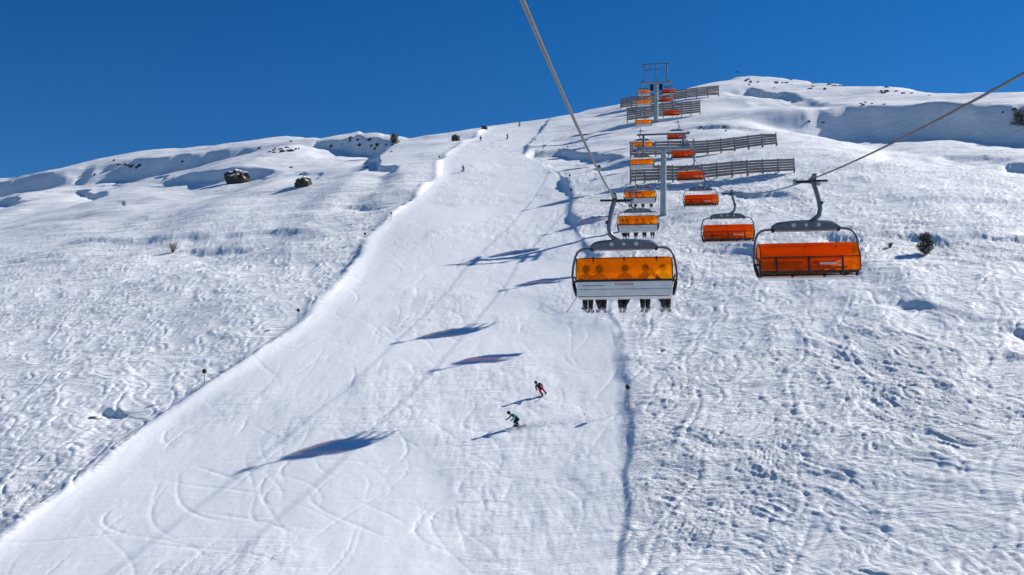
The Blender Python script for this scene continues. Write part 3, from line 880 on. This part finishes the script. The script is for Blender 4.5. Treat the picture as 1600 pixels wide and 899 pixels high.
for px, py, j, p_, bd, lab in far_spec:
    o = make_person('ski', pose_carve(bd, .12, .75), j, p_, HEL[0])
    put(o, px, py, math.radians(random.uniform(140, 220)), (0, 0), .05)
    tag(o, lab, 'person')
    if px == 971: o.scale = (1.15,) * 3

# snow thrown up behind the teal skier
pv, pf = [], []
for k in range(3400):
    s = rng.beta(1.5, 1.7) * 6.8
    x = .2 + s + rng.normal(0, .12)
    dd_ = .1 + s * .16 + rng.normal(0, .16 + .13 * s)
    top = 1.05 * math.sin(min(1, s / 2.2) * 1.57) * max(.12, 1 - s / 7)
    z = .03 + abs(rng.normal(0, .42)) * top
    base = W(teal_at[0] + x, teal_at[1] + dd_, ground(teal_at[0] + x, teal_at[1] + dd_)) + Vector((0, 0, z))
    q = rng.uniform(.005, .020); i0 = len(pv)
    a = rng.normal(0, 1, (4, 3))
    for t_ in ((1, 1, 1), (1, -1, -1), (-1, 1, -1), (-1, -1, 1)): pv.append(tuple(base + Vector(t_) * q))
    pf += [(i0, i0 + 1, i0 + 2), (i0, i0 + 2, i0 + 3), (i0, i0 + 3, i0 + 1), (i0 + 1, i0 + 3, i0 + 2)]
M_SPRAY = bpy.data.materials.new('airborne_snow'); M_SPRAY.use_nodes = True
_t = M_SPRAY.node_tree; _p = _t.nodes['Principled BSDF']; _p.inputs['Base Color'].default_value = (.9, .9, .9, 1); _p.inputs['Roughness'].default_value = .8
_tl = _t.nodes.new('ShaderNodeBsdfTranslucent'); _tl.inputs['Color'].default_value = (.95, .95, .95, 1)
_m = _t.nodes.new('ShaderNodeMixShader'); _m.inputs[0].default_value = .8
_t.links.new(_p.outputs[0], _m.inputs[1]); _t.links.new(_tl.outputs[0], _m.inputs[2]); _t.links.new(_m.outputs[0], _t.nodes['Material Output'].inputs['Surface'])
o = MB().add(pv, pf).build('snow_spray', M_SPRAY, None, False)
tag(o, 'loose snow sprayed up behind the teal skier', 'snow', kind='stuff')

# ------------------------------------------------------------------ lift towers
def tower(d, label, gantry, mast_r):
    Xc = (rope_x(d, -1) + rope_x(d, 1)) / 2
    Hb = ground(Xc, d); base = W(Xc, d, Hb) - Vector((0, 0, .3))
    r = empty('lift_tower', base, (0, 0, YAW))
    tp = (rope_p(d, -1) + rope_p(d, 1)) / 2
    ht = tp.z - base.z
    inv = Matrix.Rotation(-YAW, 3, 'Z')
    loc = lambda p: inv @ (p - base)
    tl = loc(tp)
    # lean the mast so that it carries the crossarm under the ropes
    MB().tube([(0, 0, 0), (tl.x, tl.y, ht - .75)], [mast_r, mast_r * .78], 20).build('mast', M_MAST, r)
    MB().tube([(0, 0, -.3), (0, 0, .45)], mast_r * 1.35, 20).build('footing', M_MAST, r)
    pl, pr = loc(rope_p(d, -1)), loc(rope_p(d, 1))
    MB().box((tl.x, tl.y, ht - .82), ((pr - pl).length + .7, .5, .48), bev=.06).build('crossarm', M_MAST, r)
    sl = (loc(rope_p(d + 3, -1)) - loc(rope_p(d - 3, -1))).normalized()
    ang = math.atan2(sl.z, sl.y)
    R = Matrix.Rotation(ang, 3, 'X')
    for p in (pl, pr):
        b = MB(); b.box(p + Vector((0, 0, -.36)), (.12, 4.6, .20), R, bev=.03); b.box(p + Vector((0, 0, -.52)), (.30, .6, .3), bev=.03)
        tr = b.build('sheave_train', M_DARK, r)
        for k in range(10):
            y = -2.1 + 4.2 * k / 9
            c = p + R @ Vector((0, y, -.21)); dir_ = Vector((.06, 0, 0))
            MB().tube([c - dir_, c + dir_], .19, 14).build('sheave', M_STEEL, tr)
        ow = 1 if p.x > tl.x else -1
        b = MB(); b.box(p + Vector((ow * .62, 0, -.78)), (.55, 4.8, .05), R)
        ct = b.build('catwalk', M_STEEL, r)
        b = MB()
        for y in np.linspace(-2.3, 2.3, 6):
            c = p + R @ Vector((ow * .88, y, -.78)); b.tube([c, c + Vector((0, 0, 1.0))], .022, 6)
        for hz in (.5, 1.0):
            b.tube([p + R @ Vector((ow * .88, -2.3, -.78)) + Vector((0, 0, hz)), p + R @ Vector((ow * .88, 2.3, -.78)) + Vector((0, 0, hz))], .022, 6)
        b.build('railing', M_STEEL, ct)
    # working gantry over the ropes
    gh = gantry
    for p in (pl, pr):
        b = MB(); b.tube([(p.x * .82 + tl.x * .18, tl.y, ht - .6), (p.x * .82 + tl.x * .18, tl.y, ht + gh)], .16, 8)
        b.build('gantry_post', M_FRAME, r)
    w_ = (pr.x - pl.x)
    MB().box((tl.x, tl.y, ht + gh), (w_ + .6, .22, .24), bev=.03).build('gantry_beam', M_FRAME, r)
    if gantry > 2:
        MB().box((tl.x, tl.y, ht + gh - 1.5), (w_ * .82, .18, .2), bev=.03).build('gantry_beam', M_FRAME, r)
        MB().tube([(tl.x, tl.y, ht - .6), (tl.x, tl.y, ht + gh)], .10, 8).build('gantry_post', M_FRAME, r)
        for s in (-1, 1):
            MB().tube([(tl.x, tl.y, ht - .3), (tl.x + s * w_ * .38, tl.y, ht + gh - 1.5)], .06, 6).build('gantry_brace', M_FRAME, r)
            MB().box((tl.x + s * 1.15, tl.y - .5, ht - 2.2), (.9, .08, 1.7), bev=.02).build('warning_board', M_BLACK, r)
    b = MB(); off = Vector((-mast_r - .18, 0, 0)); a = Vector((0, 0, .6)) + off; z = Vector((tl.x, tl.y, ht - .9)) + off
    for s in (-.2, .2): b.tube([a + Vector((0, s, 0)), z + Vector((0, s, 0))], .022, 6)
    n = int(ht / .45)
    for k in range(n):
        c = a.lerp(z, (k + .5) / n); b.tube([c + Vector((0, -.2, 0)), c + Vector((0, .2, 0))], .016, 5)
    b.build('ladder', M_STEEL, r)
    tag(r, label, 'lift tower', 'towers of the chairlift')
    return r
tower(T1, 'grey tubular lift tower standing before the two lower snow fences', 1.3, .47)
tower(T2, 'lift tower with a tall gantry head on the skyline', 4.2, .62)

# ------------------------------------------------------------------ snow fences
slat_me = None
def fence(p0, p1, bays, hl, hr, rows_n, label, lean=.0):
    global slat_me
    r = empty('snow_fence')
    if slat_me is None:
        tmp = MB().box((0, 0, 0), (1, 1, 1)).build('slat', M_WOOD, None, False)
        slat_me = tmp.data; bpy.data.objects.remove(tmp)
    a, b = hit(*p0), hit(*p1)
    pts, hs = [], []
    for k in range(bays + 1):
        f = k / bays
        X_, D_2 = a[0] + (b[0] - a[0]) * f, a[1] + (b[1] - a[1]) * f
        pts.append(W(X_, D_2, ground(X_, D_2))); hs.append(hl + (hr - hl) * f)
    r.location = pts[0]
    o0 = pts[0]
    nrm_ = (pts[-1] - pts[0]).cross(Vector((0, 0, 1))).normalized()
    if nrm_.y > 0: nrm_ = -nrm_                               # towards the valley
    for k, p in enumerate(pts):
        q = p - o0; top = Vector((0, 0, hs[k] + .1))
        m = MB(); m.tube([q - Vector((0, 0, .5)), q + top], .11, 7); m.tube([q + nrm_ * -1.3 - Vector((0, 0, .5)), q + top * .75], .07, 6)
        m.build('post', M_POST, r)
    for k in range(bays):
        p, q = pts[k] - o0, pts[k + 1] - o0
        for j in range(rows_n):
            f = .16 + .84 * (j + .5) / rows_n
            u0, u1 = p + Vector((0, 0, hs[k] * f)), q + Vector((0, 0, hs[k + 1] * f))
            if random.random() < .04: u1 = u1 - Vector((0, 0, .18))
            dv = u1 - u0
            s = bpy.data.objects.new('slat', slat_me); COL.objects.link(s); s.parent = r
            s.location = (u0 + u1) / 2 + nrm_ * .13
            s.rotation_euler = dv.to_track_quat('X', 'Z').to_euler()
            s.scale = (dv.length + .08, .045, (hs[k] * .84 / rows_n) * random.uniform(.76, .92))
    tag(r, label, 'fence', 'snow fences above the lower tower')
    return r
fence((985, 289), (1241, 271), 11, 3.3, 2.4, 5, 'lowest weathered snow fence, right behind the lower lift tower')
fence((985, 248), (1213, 229), 11, 3.5, 2.6, 5, 'second snow fence from the lower tower, greyer and half in shade')
fence((980, 193), (1094, 180), 8, 4.2, 4.0, 6, 'shorter snow fence crossing in front of the upper tower foot')
fence((970, 172), (1123, 151), 9, 3.6, 3.4, 6, 'topmost dark snow fence on the ridge behind the upper tower')

# ------------------------------------------------------------------ piste marker poles
def marker(px, py, h, label, pole_m, ball=.17, group='marker poles along the piste'):
    X_, D_2, H_ = hit(px, py)
    r = empty('marker_pole', W(X_, D_2, H_))
    r.rotation_euler = (random.uniform(-.04, .04), random.uniform(-.05, .05), 0)
    MB().tube([(0, 0, -.4), (0, 0, h)], [.032, .026], 8).build('pole', pole_m, r)
    if ball:
        m = MB(); m.ball((0, 0, h + ball * .7), ball, 12, 8, sq=(1, 1, .95)); m.tube([(0, 0, h - .06), (0, 0, h + .02)], .05, 8)
        m.build('top', M_BLACK, r)
    tag(r, label, 'marker pole', group)
marker(983, 640, 1.55, 'orange marker pole with black ball beside the right piste edge', M_ORANGE_POLE, .2)
marker(319, 603, 1.15, 'thin marker pole with black ball on tracked snow beyond the left berm', M_FRAME, .22)
marker(466, 505, 1.25, 'upper thin marker pole with black ball beyond the left berm', M_FRAME, .19)
marker(570, 378, 1.1, 'small marker pole beside the bend of the left berm', M_FRAME, .2)
marker(611, 345, 1.1, 'small marker pole above the bend of the left berm', M_FRAME, .18)
marker(686, 254, 1.2, 'tiny marker pole where the berm narrows under the crest', M_FRAME, .2)
marker(893, 312, 1.5, 'marker pole on the upper right piste edge above a blue hollow', M_FRAME, .22)
marker(890, 288, 1.5, 'higher marker pole on the upper right piste edge', M_FRAME, .2)
marker(849, 232, 3.4, 'tall pale pole near the shaded lip beside the piste', M_STEEL, 0)
for px, py in ((836, 226), (847, 246), (874, 242), (887, 238)):
    marker(px, py, 1.2, 'short dark stake in the shaded bank beside the upper piste', M_FRAME, .18, 'stakes in the shaded bank')
marker(1153, 124, 2.6, 'lone summit pole against the sky at the top', M_FRAME, .42)

# ------------------------------------------------------------------ rocks
def rock_mesh(seed, sq, n=3):
    import bmesh
    bm = bmesh.new(); bmesh.ops.create_icosphere(bm, subdivisions=n, radius=1.0)
    rs = random.Random(seed); ph = [Vector((rs.uniform(-9, 9), rs.uniform(-9, 9), rs.uniform(-9, 9))) for _ in range(3)]
    from mathutils import noise as mn
    for v in bm.verts:
        p = v.co.copy()
        k = 1 + .36 * mn.noise(p * 1.3 + ph[0]) + .22 * mn.noise(p * 3.1 + ph[1]) + .10 * mn.noise(p * 7 + ph[2])
        c = mn.cell(p * 1.6 + ph[1])
        v.co = Vector((p.x * sq[0], p.y * sq[1], p.z * sq[2])) * k * (1 + .10 * (c - .5))
    m = bpy.data.meshes.new('rock'); bm.to_mesh(m); bm.free(); m.materials.append(M_ROCK)
    m.polygons.foreach_set('use_smooth', [False] * len(m.polygons))
    return m
def rock(px, py, wpx, hpx, label, seed, name='boulder', cat='rock', group=None):
    X_, D_2, H_ = hit(px, py)
    sc = D_2 / F
    w_, h_ = wpx * sc / 2, hpx * sc / 2
    o = bpy.data.objects.new(name, rock_mesh(seed, (w_, w_ * .8, h_ * 1.35)))
    COL.objects.link(o)
    o.location = W(X_, D_2, H_) + Vector((0, 0, h_ * .12))
    o.rotation_euler = (0, 0, random.uniform(-.4, .4))
    tag(o, label, cat, group)
rock(372, 286, 42, 29, 'big brown boulder dusted with snow on the shaded lip', 3)
rock(474, 292, 29, 22, 'snow capped dark boulder downhill of the big brown boulder', 8)
rock(712, 221, 12, 16, 'blocky dark rock beside the top of the piste berm', 12)
rock(757, 202, 10, 8, 'small dark rock on the skyline at the piste crest', 15)
rock(148, 656, 24, 8, 'flat black rock lying in a blue hollow left of the piste', 21)
rock(936, 264, 9, 9, 'small black rock in the snow below the left haul rope', 25)
small = [(575, 262), (612, 238), (604, 227), (590, 226), (548, 216), (560, 219), (535, 226), (455, 222), (462, 234), (448, 231), (441, 237), (430, 233), (405, 232), (214, 262), (218, 259), (178, 252), (186, 257), (285, 253), (128, 276), (148, 274),
         (455, 262), (470, 273), (1168, 125), (1213, 130), (1236, 126), (1296, 133), (1304, 135), (1312, 136), (1270, 131), (1210, 138), (1349, 165), (1385, 137), (1400, 143), (1411, 147), (1134, 205), (1076, 207), (1096, 200), (1132, 199), (1567, 176), (1585, 172), (1264, 190), (1286, 192), (1452, 151)]
for cx_, cy_ in ((452, 230), (440, 233), (596, 227), (560, 217), (200, 256), (1304, 135), (1222, 130), (1395, 142), (1175, 127), (1345, 160)):
    small += [(cx_ + random.gauss(0, 13), cy_ + abs(random.gauss(1, 4))) for _ in range(4)]
for i, (px, py) in enumerate(small):
    rock(px, py, random.uniform(2.5, 9) , random.uniform(2, 4.6), 'small dark stone poking out of the snow on the ' + ('left ridge' if px < 700 else 'summit slope'), 100 + i, 'stone', 'stone', 'stones on the ' + ('left ridge' if px < 700 else 'summit slope'))

# ------------------------------------------------------------------ shrubs and dwarf pines
def pine(px, py, wpx, hpx, label, seed, n=1500, dens=1.0):
    X_, D_2, H_ = hit(px, py); sc = D_2 / F
    w_, h_ = wpx * sc / 2, hpx * sc
    rs = random.Random(seed)
    r = empty('dwarf_pine', W(X_, D_2, H_))
    t = MB(); tips = []
    t.tube([(0, 0, -.3), (.05 * w_, 0, h_ * .4), (0, .05, h_ * .85)], [.07 * h_ ** .5, .05, .015], 7)
    for k in range(26):
        a = rs.uniform(0, 6.28); z0 = h_ * rs.uniform(.05, .75); L = w_ * rs.uniform(.55, 1.05) * (1 - .55 * z0 / h_)
        e = Vector((math.cos(a) * L, math.sin(a) * L, min(h_, z0 + h_ * rs.uniform(.08, .32))))
        s = Vector((0, 0, z0)); mid = s.lerp(e, .5) - Vector((0, 0, .06 * h_))
        t.tube([s, mid, e], [.03, .022, .008], 5); tips += [(s.lerp(mid, .8)), mid.lerp(e, .5), e]
    t.build('trunk', M_BARK, r)
    v, f, mi = [], [], []
    for k in range(n):
        c = tips[rs.randrange(len(tips))] + Vector((rs.gauss(0, 1), rs.gauss(0, 1), rs.gauss(0, .8))) * .12 * w_
        dv = Vector((rs.gauss(0, 1), rs.gauss(0, 1), rs.gauss(.5, .8))).normalized()
        sd = dv.cross(Vector((rs.gauss(0, 1), rs.gauss(0, 1), rs.gauss(0, 1)))).normalized()
        L, wd = rs.uniform(.08, .18) * (h_ / 2), rs.uniform(.014, .034) * (h_ / 2)
        i0 = len(v)
        v += [c - sd * wd, c + sd * wd, c + dv * L + sd * wd * .5, c + dv * L - sd * wd * .5]; f.append((i0, i0 + 1, i0 + 2, i0 + 3))
        mi.append(1 if rs.random() < .16 else 0)
    m = MB(); m.v, m.f, m.m = v, f, mi
    m.build('crown', [M_NEEDLE, M_SNOW], r, False)
    tag(r, label, 'tree')
pine(1447, 399, 31, 33, 'bushy dwarf pine alone on the open slope right of the chairs', 5, 8000)
pine(1598, 196, 34, 24, 'dark dwarf pine in the shaded bowl under the summit', 6, 6000)
pine(616, 226, 15, 19, 'small dark pine on the shoulder of the left ridge', 7, 3500)
def shrub(px, py, wpx, hpx, label, seed):
    X_, D_2, H_ = hit(px, py); sc = D_2 / F; w_, h_ = wpx * sc / 2, hpx * sc
    rs = random.Random(seed); m = MB()
    for k in range(46):
        a = rs.uniform(0, 6.28); L = rs.uniform(.2, 1)
        e = Vector((math.cos(a) * L * w_, math.sin(a) * L * w_, h_ * rs.uniform(.4, 1)))
        m.tube([(0, 0, -.1), e * .5 + Vector((0, 0, .1)), e], [.022, .016, .006], 4)
        for j in range(3):
            s = e * rs.uniform(.5, .9); m.tube([s, s + Vector((rs.gauss(0, .2), rs.gauss(0, .2), rs.uniform(.05, .3))) * h_], [.01, .004], 3)
    o = m.build('shrub', M_TWIG); o.location = W(X_, D_2, H_)
    tag(o, label, 'shrub')
shrub(270, 395, 24, 20, 'bare brown twiggy shrub left of the piste', 3)
shrub(1391, 389, 9, 11, 'tiny bare shrub on the snow left of the dwarf pine', 4)
